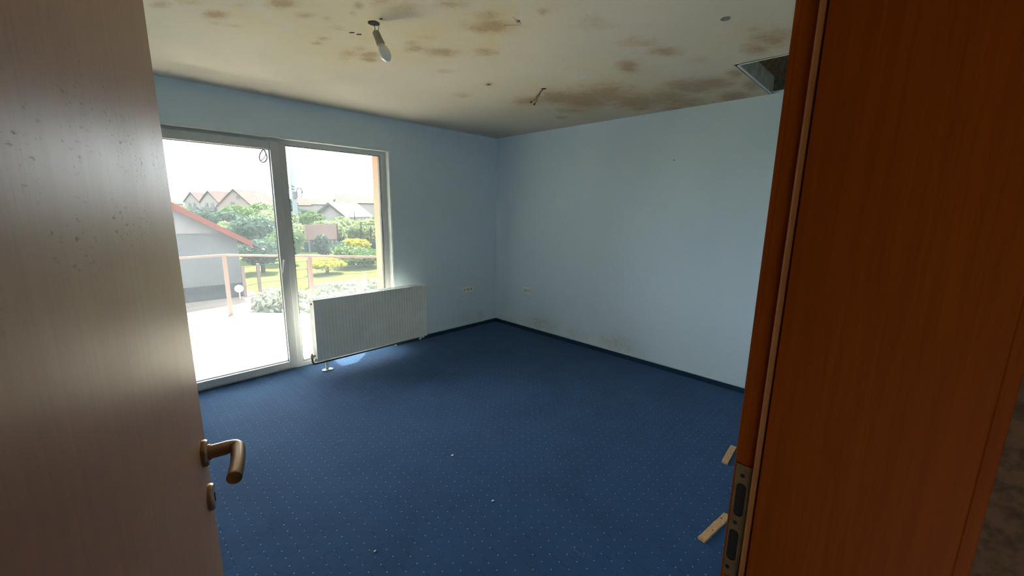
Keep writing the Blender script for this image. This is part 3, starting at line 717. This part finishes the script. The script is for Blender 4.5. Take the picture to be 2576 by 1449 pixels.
# ---------------------------------------------------------------- wooden offcuts and scraps on the carpet
def offcut(label, c, yaw, l, wd, t, seed):
    o = thing('wood_offcut', label, 'wood piece', (c[0], c[1], 0), yaw, 'wood offcuts lying on the carpet')
    rnd = random.Random(seed)
    b = MB(); n = 9; vs = []
    for i in range(n + 1):
        x = -l / 2 + l * i / n; e = rnd.uniform(-.0012, .0012)
        vs += [(x, -wd / 2 + e, .0005), (x, wd / 2 + e, .0005), (x, wd / 2 + e, t + rnd.uniform(-.0006, .0006)), (x, -wd / 2 + e, t + rnd.uniform(-.0006, .0006))]
    fs = [(i * 4 + k, i * 4 + (k + 1) % 4, (i + 1) * 4 + (k + 1) % 4, (i + 1) * 4 + k) for i in range(n) for k in range(4)] + [(3, 2, 1, 0), (n * 4, n * 4 + 1, n * 4 + 2, n * 4 + 3)]
    b.add(vs, fs).build('batten', 'pine', o, local=True)
    for k in range(4):
        x = rnd.uniform(-.38, .38) * l; y = rnd.uniform(-.3, .3) * wd
        MB().lathe([(.0001, 0), (.003 + .002 * rnd.random(), 0), (.002, .0006), (.0001, .0008)], 7, Matrix.Translation((x, y, t - .0002))).build('knot', 'bark', o, local=True)
    return o
offcut('short raw pine offcut lying farther from the door frame', (-1.135, -3.513), math.radians(4), .245, .036, .014, 1)
offcut('longer raw pine offcut lying nearest the door frame', (-1.885, -3.670), math.radians(-7.5), .275, .035, .014, 2)
SCR = [(-2.472, -2.22, .012, 'white scrap on the carpet, farthest into the room'), (-2.571, -2.722, .010, 'white crumb on the carpet, middle of the three scraps'), (-3.20, -2.58, .008, 'pale crumb on the carpet, nearest the open door')]
for i, (x, y, r, lab) in enumerate(SCR):
    rnd = random.Random(40 + i)
    b = MB().prism([(x + r * rnd.uniform(.6, 1.2) * math.cos(a), y + .6 * r * rnd.uniform(.6, 1.2) * math.sin(a)) for a in [k * math.pi / 3.5 for k in range(7)]], 2, .0008, .005)
    tag(b.build('paper_scrap', 'paper', bevel=.001), lab, 'scrap', 'pale scraps on the carpet')

# ================================================================ outside
def spot(bearing, dist, z=0.0):
    """a place outside, by compass bearing (degrees from +y towards +x) and distance from the doorway"""
    a = math.radians(bearing)
    return Vector((CAM[0] + dist * math.sin(a), CAM[1] + dist * math.cos(a), z))
GZ = -3.0
gr = MB(); gr.box((-250, YO + .05, GZ - .3), (400, 420, GZ))
tag(gr.build('lawn', 'grass'), 'sunlit green lawn and garden ground below the balcony', kind='structure')

# balcony slab, joint lines, rail
BC = Vector((-2.68, 3.0)); BE = Vector((-.02, YO)); BL = Vector((-5.2, 2.55))
o2 = Vector((.14, .14))
poly = [(-5.4, YO), (0.3, YO), (BE.x + .30, BE.y), (BC.x + .06, BC.y + .20), (BL.x, BL.y + .20), (-5.4, 2.73)]
poly = [(-5.4, YO), (0.16, YO), (BC.x + .05, BC.y + .16), (-5.4, 2.68)]
bal = tag(MB().prism(poly, 2, -.16, -.034).build('balcony_floor', 'tile'), 'cream tiled balcony floor outside the window', kind='structure')
edge = MB()
for a, b in ((poly[1], poly[2]), (poly[2], poly[3])):
    A, B = Vector(a), Vector(b); d = (B - A).normalized(); n = Vector((d.y, -d.x))
    q = [A, B, B - n * .10, A - n * .10] if True else None
    MB().prism([tuple(p) for p in (A + n * .012, B + n * .012, B - n * .09, A - n * .09)], 2, -.18, -.026).build('edge_tile', 'tile', bal)
box('threshold', (OX0, .10, -.14), (OX1, YO, -.02), 'concrete', bal)
rl = thing('balcony_railing', 'mauve painted metal balcony railing with square posts', 'railing', (BC.x, BC.y, -.03))
RH = .905
def bar(name, a, b, wd, ht, par):
    A, B = Vector(a), Vector(b); d = (B - A); d.z = 0; d.normalize(); n = Vector((-d.y, d.x, 0)) * wd / 2
    vs = [A - n, A + n, B + n, B - n]
    mb = MB().add([(p.x, p.y, p.z - ht) for p in vs] + [(p.x, p.y, p.z) for p in vs], [(0, 3, 2, 1), (4, 5, 6, 7), (0, 1, 5, 4), (1, 2, 6, 5), (2, 3, 7, 6), (3, 0, 4, 7)])
    return mb.build(name, 'rail', par, bevel=.004)
bar('top_rail', (BC.x, BC.y, RH), (BE.x, BE.y, RH), .05, .028, rl)
bar('top_rail', (BL.x, BL.y, RH), (BC.x, BC.y, RH), .05, .028, rl)
D = (BE - BC)
for p in (BC, BC + D * .335, BC + D * .67, BC + (BL - BC) * .48, BL):
    po = box('post', (p.x - .025, p.y - .025, -.03), (p.x + .025, p.y + .025, RH - .028), 'rail', rl, .002)
    box('post_base', (p.x - .06, p.y - .06, -.033), (p.x + .06, p.y + .06, -.022), 'rail', po)
# unseen overhang, shaped to keep sun off the carpet except one patch
tag(box('sun_block_canopy', (-5.4, YO, 2.60), (-1.13, 1.36, 2.72), 'soffit'), 'unseen white overhang above the balcony window, shaped to block sun', 'canopy')
# outer face of this house
tag(box('wall_outside_right', (0.9, .004, GZ), (1.1, YO, H + .3), 'peach'), 'peach rendered outside wall', kind='structure')
tag(box('wall_outside_below', (-5.9, .10, GZ), (1.1, YO, -.16), 'peach'), 'peach rendered wall below the balcony', kind='structure')

# paved yard by the neighbour
pv = tag(MB().prism([tuple(spot(-8, 18)[:2]), tuple(spot(14.5, 18.5)[:2]), tuple(spot(12.3, 26)[:2]), tuple(spot(-8, 26)[:2])], 2, GZ, GZ + .04).build('yard_paving', 'paving'), 'brown paved strip beside the neighbouring grey gable house', kind='structure')
for k in range(5):
    d = 19.4 + k * 1.05
    a, b = spot(-6, d), spot(11.5 - .2 * k, d * 1.01)
    MB().prism([(a.x, a.y), (b.x, b.y), (b.x, b.y + .07), (a.x, a.y + .07)], 2, GZ + .04, GZ + .06).build('paving_joint', 'concrete', pv)

# ---------------------------------------------------------------- neighbouring gable house
nb_c = spot(1.5, 24.6); nb_r = spot(11.2, 25.0)
nbh = thing('gable_house', 'grey rendered house with red fascia along its sloping gable roof', 'house', (nb_c.x, nb_c.y, GZ))
x1 = nb_r.x; yg = nb_r.y - .35
xap = x1 - 5.2; x0 = x1 - 10.4
def zr(x): return -.30 + (x1 + .75 - x if x > xap else x - (x0 - .75)) * .64 - .16
body = [(x0, GZ), (x1, GZ), (x1, zr(x1)), (xap, zr(xap)), (x0, zr(x0))]
MB().prism([(x, z) for x, z in body], 1, yg, yg + 9).build('walls', 'grey_render', nbh)
gb = [(xap - 4.0, .30), (x1 - .95, .30)]
xr = x1 - .95
tri = [(x0 + (x1 - xr), .30), (xr, .30), (xr, min(.301, zr(xr))), (xap, zr(xap) - .03)]
tri = [(2 * xap - (x1 + .75 - (.30 + .46) / .64), .30), (x1 + .75 - (.30 + .46) / .64, .30), (xap, zr(xap) - .02)]
MB().prism(tri, 1, yg - .05, yg).build('gable_boards', 'grey_board', nbh)
for sgn in (1, -1):
    xe = x1 + .95 if sgn > 0 else x0 - .95
    za, ze = zr(xap) + .02, zr(xap) + .02 - .64 * abs(xe - xap)
    b = MB()
    vs = []
    for y in (yg - .55, yg + 9.4):
        vs += [(xap, y, za), (xe, y, ze), (xe, y, ze + .10), (xap, y, za + .12)]
    b.add(vs, [(0, 1, 2, 3), (7, 6, 5, 4), (0, 4, 5, 1), (1, 5, 6, 2), (2, 6, 7, 3), (3, 7, 4, 0)]).build('roof_slope', 'roof_dark', nbh)
    b = MB(); vs = []
    for y in (yg - .60, yg - .55):
        vs += [(xap, y, za - .14), (xe - sgn * .45, y, ze - .14 + .64 * .45), (xe - sgn * .45, y, ze + .64 * .45 + .14), (xap, y, za + .14)]
    b.add(vs, [(0, 1, 2, 3), (7, 6, 5, 4), (0, 4, 5, 1), (1, 5, 6, 2), (2, 6, 7, 3), (3, 7, 4, 0)]).build('fascia_board', 'red_fascia', nbh)
    MB().tube([(xe, yg - .75, ze + .04), (xe, yg + 9.4, ze + .04)], .035, 8).build('gutter', 'flash', nbh)
box('base_band', (x0, yg - .06, GZ), (x1 + .03, yg, GZ + .75), 'dark_band', nbh)  # dark blue band along the foot of the gable wall
dsh = spot(11.0, 24.0, -2.45)
do = thing('satellite_dish', 'white round dish leaning near the grey house corner', 'dish', (dsh.x, dsh.y, GZ))
MB().lathe([(.0001, 0), (.11, .015), (.19, .055), (.185, .065), (.10, .025), (.0001, .01)], 20, Matrix.Translation(dsh) @ Vector((-.3, -1, .35)).to_track_quat('Z', 'Y').to_matrix().to_4x4()).build('reflector', 'dish', do, smooth=True)
MB().tube([(dsh.x, dsh.y + .02, GZ), (dsh.x, dsh.y + .02, dsh.z)], .03, 8).build('mast', 'steel', do)
MB().tube([(dsh.x, dsh.y, dsh.z - .2), (dsh.x - .10, dsh.y - .32, dsh.z + .05)], .012, 6).build('feed_arm', 'steel', do)

# ---------------------------------------------------------------- far houses
def house(name, label, bearing, dist, yaw, wd, ln, eave, ridge, wall, roof, over=.35, windows=(), balcony=None, chimney=None, cat='house', group=None, flash=False):
    """gable front centred on (bearing, dist); ridge runs along local +y"""
    p = spot(bearing, dist)
    t = thing(name, label, cat, (p.x, p.y, GZ), math.radians(yaw), group)
    e, r, h = eave - GZ, ridge - GZ, wd / 2
    MB().prism([(-h, 0), (h, 0), (h, e), (0, r - .12), (-h, e)], 1, 0, ln).build('walls', wall, t, local=True)
    sl = (r - e) / h
    for s in (1, -1):
        vs = []
        for y in (-over, ln + over):
            vs += [(0, y, r), (s * (h + over), y, e - sl * over), (s * (h + over), y, e - sl * over + .18), (0, y, r + .2)]
        MB().add(vs, [(0, 1, 2, 3), (7, 6, 5, 4), (0, 4, 5, 1), (1, 5, 6, 2), (2, 6, 7, 3), (3, 7, 4, 0)]).build('roof_slope', roof, t, local=True)
        vs = []
        for y in (-over - .08, -over):
            vs += [(0, y, r - .3), (s * (h + over), y, e - sl * over - .25), (s * (h + over), y, e - sl * over + .2), (0, y, r + .22)]
        MB().add(vs, [(0, 1, 2, 3), (7, 6, 5, 4), (0, 4, 5, 1), (1, 5, 6, 2), (2, 6, 7, 3), (3, 7, 4, 0)]).build('barge_board', 'roof_dark', t, local=True)
    for (x, z, ww, hh) in windows:
        wn = box('window', (x - ww / 2 - .12, -.06, z - GZ - .12), (x + ww / 2 + .12, .0, z - GZ + hh + .12), 'roof_dark', t, local=True)
        box('pane', (x - ww / 2, -.10, z - GZ), (x + ww / 2, -.05, z - GZ + hh), 'glass_far', wn, local=True)
    if balcony:
        x, z, ww = balcony
        bo = box('balcony', (x - ww / 2, -1.1, z - GZ - .2), (x + ww / 2, 0, z - GZ), 'concrete', t, local=True)
        box('balustrade', (x - ww / 2, -1.1, z - GZ), (x + ww / 2, -1.0, z - GZ + 1.0), 'grey_render', bo, local=True)
        for s in (-1, 1): box('balustrade', (x + s * ww / 2 - .05, -1.0, z - GZ), (x + s * ww / 2 + .05, 0, z - GZ + 1.0), 'grey_render', bo, local=True)
    if chimney:
        y, hh = chimney
        box('chimney', (.3, y, r - .6), (.9, y + .6, r + hh), 'concrete', t, local=True)
    if flash:
        vs = [(h * .2, ln * .55, r - sl * h * .2 + .22), (h * .2 + .3, ln * .55, r - sl * (h * .2 + .3) + .22), (h + over, ln * .30, e - sl * over + .22), (h + over - .3, ln * .30, e - sl * (over - .3) + .24)]
        MB().add(vs, [(0, 1, 2, 3)]).add([(a, b, c + .12) for a, b, c in vs], [(0, 1, 2, 3)]).build('valley_flashing', 'flash', t, local=True)
    return t
GRP = 'terraced gable houses on the skyline'
house('row_house', 'low orange roofed house at the left edge of the skyline', 4.6, 215, -20, 9, 18, 2.2, 5.0, 'far_wall', 'roof_orange', group=GRP)
house('row_house', 'pale gable house with twin windows, leftmost of the two alike', 7.62, 204, -48, 6.2, 6, 3.1, 6.6, 'far_wall', 'roof_red', windows=((-1.0, .8, .8, 1.6), (1.0, .8, .8, 1.6)), balcony=(0, 0, 4.6), group=GRP)
house('row_house', 'pale gable house with twin windows, next to the tall rose gable', 9.15, 190, -48, 6.8, 10, 3.1, 6.9, 'far_wall', 'roof_red', windows=((-1.1, .8, .9, 1.6), (1.1, .8, .9, 1.6)), balcony=(0, 0, 5.0), group=GRP)
house('row_house', 'tall rose gable house with white roof valley, largest on the skyline', 11.5, 165, -34, 10.5, 26, 1.6, 7.0, 'far_wall_b', 'roof_red', windows=((-.6, 1.2, 1.0, 1.6), (1.2, 4.0, .7, .9)), flash=True, group=GRP)
house('row_house', 'low red roofed house just right of the utility pole', 17.9, 196, -109, 9, 8, 2.4, 5.0, 'far_wall', 'roof_red', group=GRP)
house('row_house', 'long grey roofed house with chimney behind the white shed', 19.6, 178, -110, 9, 12, 2.7, 4.9, 'far_wall', 'roof_grey', chimney=(8, 1.6), group=GRP)
house('row_house', 'dark grey roofed house at the right edge of the skyline', 22.4, 150, -112, 9, 18, 3.2, 5.9, 'far_wall', 'roof_grey', group=GRP)
house('garden_shed', 'low shed with bright white metal roof behind the orchard', 21.6, 76, -62, 5.6, 6.6, .35, 2.25, 'far_wall', 'roof_white', over=.4, cat='shed')
house('garden_hut', 'little hut with brown roof among the orchard trees', 18.9, 50, -110, 2.6, 2.6, -1.7, -.45, 'far_wall', 'roof_red', over=.3, cat='hut')

# ---------------------------------------------------------------- utility pole
pb = spot(17.65, 60, GZ)
pl = thing('utility_pole', 'tall pale concrete utility pole with coiled cables', 'pole', (pb.x, pb.y, GZ))
MB().tube([(pb.x, pb.y, GZ), (pb.x - .02, pb.y, 3.5), (pb.x - .07, pb.y, 10.2)], [.40, .27, .19], 12).build('shaft', 'pole', pl, smooth=True)
cz = 3.6
for k in range(2):
    MB().tube([(pb.x + .55 + (.30 + .07 * k) * math.cos(a), pb.y - .35, cz - .2 * k + (.50 + .08 * k) * math.sin(a)) for a in [q * math.pi / 8 for q in range(17)]], .05, 6, cap=False).build('cable_coil', 'fence', pl, smooth=True)
box('junction_case', (pb.x - .24, pb.y - .55, cz - .9), (pb.x + .24, pb.y - .25, cz - .1), 'grey_render', pl)
for k in range(2): MB().tube(smooth_path([(pb.x, pb.y - .25, cz + .2 + .3 * k), (pb.x - .6, pb.y - .3, cz + .35 + .4 * k), (pb.x - .8, pb.y - .3, cz + .9)], 4), .045, 6).build('bracket', 'fence', pl)

# ---------------------------------------------------------------- fences
fn = spot(19, 45.5)
fc = thing('garden_fence', 'low dark blue-grey panel fence across the garden', 'fence', (fn.x, fn.y, GZ))
fa, fb_ = spot(16.2, 46.5), spot(28.5, 45)
npan = 9
for i in range(npan):
    a = fa.lerp(fb_, i / npan); b = fa.lerp(fb_, (i + .96) / npan)
    MB().prism([(a.x, a.y), (b.x, b.y), (b.x, b.y + .08), (a.x, a.y + .08)], 2, GZ + .05, GZ + 1.15).build('panel', 'fence', fc)
    MB().prism([(a.x - .06, a.y - .06), (a.x + .06, a.y - .06), (a.x + .06, a.y + .12), (a.x - .06, a.y + .12)], 2, GZ, GZ + 1.3).build('post', 'concrete', fc)
wf = thing('wire_fence', 'wire garden fence with grey posts on the lawn edge', 'fence', tuple(spot(14, 25.5, GZ)))
wp = [spot(11.55, 24.4), spot(13.1, 25.2), spot(18.6, 26.0), spot(29.0, 27.5)]
for i, p in enumerate(wp): box('post', (p.x - .07, p.y - .07, GZ), (p.x + .07, p.y + .07, GZ + 1.62), 'rail', wf)
for z in (.6, 1.1, 1.55): MB().tube([(p.x, p.y - .06, GZ + z) for p in wp], .014, 5).build('wire', 'fence', wf)
for i, (be, d, top) in enumerate(((22.2, 47.8, -.1), (25.1, 48, .1), (26.3, 48.5, -.4), (24.4, 71, 1.0))):
    p = spot(be, d)
    o = thing('orchard_stake', ['thin wooden stake in the orchard, leftmost of the tall ones', 'thin wooden stake in the middle of the orchard trees', 'thin wooden stake nearest the peach wall', 'thin post standing before the white shed roof'][i], 'stake', (p.x, p.y, GZ), group='orchard stakes')
    MB().tube([(p.x, p.y, GZ), (p.x + .05, p.y, top)], [.10, .07], 7).build('stake', 'bark', o)

# ---------------------------------------------------------------- trees and shrubs
def foliage(clumps, n, size, seed, flat=0.0):
    """loose leaf cards gathered on ellipsoid clumps: (x, y, z, rx, ry, rz)"""
    rg = np.random.default_rng(seed)
    C = np.array(clumps); vol = C[:, 3] * C[:, 5]; pick = rg.choice(len(C), n, p=vol / vol.sum())
    d = rg.normal(size=(n, 3)); d /= np.linalg.norm(d, axis=1)[:, None]
    rr = rg.uniform(.30, 1.25, n) ** .7
    P = C[pick, :3] + d * C[pick, 3:] * rr[:, None]
    N = d + rg.normal(scale=.7, size=(n, 3)); N /= np.linalg.norm(N, axis=1)[:, None]
    T = np.cross(N, rg.normal(size=(n, 3))); T /= np.linalg.norm(T, axis=1)[:, None]
    B = np.cross(N, T); s = size * rg.uniform(.6, 1.3, n)[:, None]
    V = np.stack([P - T * s, P - B * s * .55 + N * s * .15, P + T * s, P + B * s * .55 + N * s * .15], 1).reshape(-1, 3)
    F = [(4 * i, 4 * i + 1, 4 * i + 2, 4 * i + 3) for i in range(n)]
    b = MB(); b.v = [tuple(v) for v in V.tolist()]; b.f = F
    return b
def tree(name, label, bearing, dist, top, rx, leaf, n=1500, seed=0, low=None, trunk=True, cat='tree', group=None, size=None, clumps=None):
    p = spot(bearing, dist); rnd = random.Random(seed)
    t = thing(name, label, cat, (p.x, p.y, GZ), 0, group)
    z0 = GZ + .5 if low is None else low
    zc = (z0 + top) / 2; rz = (top - z0) / 2
    cl = clumps or 7
    L = [(p.x, p.y, zc, rx * .75, rx * .75, rz * .85)]
    for k in range(cl):
        a = rnd.uniform(0, 6.28); h = rnd.uniform(-.55, .62)
        L.append((p.x + math.cos(a) * rx * .55, p.y + math.sin(a) * rx * .55, zc + h * rz, rx * .42, rx * .42, rz * rnd.uniform(.28, .38)))
    f = foliage(L, int(n * 1.7), size or dist * .0045, seed).build('foliage', leaf, t); f['kind'] = 'stuff'
    if trunk: MB().tube([(p.x, p.y, GZ), (p.x + .05, p.y, zc - rz * .3), (p.x + .1, p.y, zc + rz * .4)], [.05 + rx * .06, .04 + rx * .04, .03], 7).build('trunk', 'bark', t)
    for k in range(3):
        a = 2.1 * k + seed
        MB().tube([(p.x + .05, p.y, zc - rz * .3), (p.x + math.cos(a) * rx * .6, p.y + math.sin(a) * rx * .6, zc + rz * .3)], [.03 + rx * .02, .02], 5).build('branch', 'bark', t)
    return t
TG = 'garden trees behind the lawn'
tree('garden_tree', 'large dark bluish tree right of the grey gable', 12.9, 41, .95, 2.2, 'leaf_dark', 2600, 1, group=TG)
tree('garden_tree', 'pale green tree behind the door sash stile', 14.9, 47.5, 1.4, 2.4, 'leaf_pale', 2400, 2, group=TG)
tree('garden_tree', 'dark tree low beside the eave of the gable house', 13.6, 33.3, -.7, 1.6, 'leaf_dark', 1800, 3, group=TG)
tree('garden_tree', 'mid green tree directly behind the window mullion', 16.1, 37.5, -.1, 1.6, 'leaf_mid', 1800, 4, group=TG)
tree('garden_tree', 'dark conifer left of the utility pole', 16.9, 75, 3.3, 1.4, 'leaf_dark', 1600, 5, group=TG)
tree('garden_tree', 'bushy green tree left below the white shed roof', 19.4, 70, 1.0, 2.4, 'leaf_mid', 1800, 6, group=TG)
tree('garden_tree', 'dark green tree right of the utility pole', 18.4, 80, 1.3, 2.0, 'leaf_dark', 1500, 7, group=TG)
tree('garden_tree', 'pale bushy tree left of the brown hut', 17.6, 55, -.3, 1.7, 'leaf_pale', 1700, 8, group=TG)
tree('garden_tree', 'broad pale orchard tree, leftmost of its row', 21.4, 54.5, .1, 1.9, 'leaf_pale', 2000, 9, group=TG)
tree('garden_tree', 'broad pale orchard tree in the middle of its row', 23.4, 58.6, .25, 1.9, 'leaf_pale', 2000, 10, group=TG)
tree('garden_tree', 'broad pale orchard tree at the right end of its row', 25.4, 52, .3, 1.9, 'leaf_pale', 2000, 11, group=TG)
tree('garden_tree', 'green tree low in front of the white shed', 23.0, 67, .3, 2.3, 'leaf_mid', 1600, 12, group=TG)
tree('garden_tree', 'green tree right of the white shed front', 27.0, 62.5, .35, 2.2, 'leaf_mid', 1600, 13, group=TG)
tree('garden_tree', 'dark shrubby tree against the panel fence, rightmost', 23.6, 42, -1.6, 2.1, 'leaf_dark', 1800, 14, low=GZ, group=TG)
tree('garden_tree', 'narrow dark cypress beside the panel fence', 20.3, 44.0, -1.0, .75, 'leaf_dark', 900, 15, low=GZ, group=TG)
HG = 'distant hedge bushes below the row houses'
for i, (be, d, top, rx, lf, lab) in enumerate(((6.3, 102, 1.5, 3.2, 'leaf_mid', 'green bush peeking over the gable roof, leftmost'), (8.0, 94, .9, 2.6, 'leaf_dark', 'dark bush over the gable roof below the first twin window house'),
        (9.4, 87, .6, 2.6, 'leaf_dark', 'dark bush over the gable roof below the second twin window house'), (10.7, 80.5, .9, 2.5, 'leaf_dark', 'dark bush below the tall rose gable'),
        (10.3, 58, -.15, 1.3, 'leaf_pale', 'light green rounded bush above the red fascia'), (11.9, 91, 1.9, 3.0, 'leaf_mid', 'green tree crown before the tall rose gable'),
        (14.6, 97, 2.2, 3.4, 'leaf_mid', 'green tree crown below the white roof valley'))):
    tree('hedge_bush', lab, be, d, top, rx, lf, 1500, 30 + i, cat='bush', group=HG)
SG = 'flowering shrubs on the lawn'
tree('flower_shrub', 'yellow flowering shrub on the lawn, left of the two', 20.7, 31, -1.9, 1.35, 'leaf_yellow', 900, 50, low=GZ + .3, cat='shrub', group=SG)
tree('flower_shrub', 'yellow topped green shrub on the lawn by the peach wall', 24.6, 34, -1.35, 2.0, 'leaf_mid', 1700, 51, low=GZ, cat='shrub', group=SG)
tree('flower_shrub', 'yellow blossom clump at the upper lawn edge', 24.6, 38, -1.05, 1.1, 'leaf_yellow', 600, 52, low=-1.8, cat='shrub', group=SG)
tree('leafy_bush', 'grey green broadleaf bush below the balcony post', 15.0, 20.3, -2.0, 1.2, 'leaf_grey', 1300, 60, low=GZ, cat='shrub', size=.17, clumps=14)
tree('leafy_bush', 'grey green broadleaf bush behind the radiator', 19.2, 17.8, -2.0, 1.2, 'leaf_grey', 1300, 61, low=GZ, cat='shrub', size=.17, clumps=14)
tree('leafy_bush', 'pale thicket at the lawn edge by the peach wall', 23.8, 21, -1.9, 1.9, 'leaf_grey', 1600, 62, low=GZ, cat='shrub', size=.16, clumps=16)
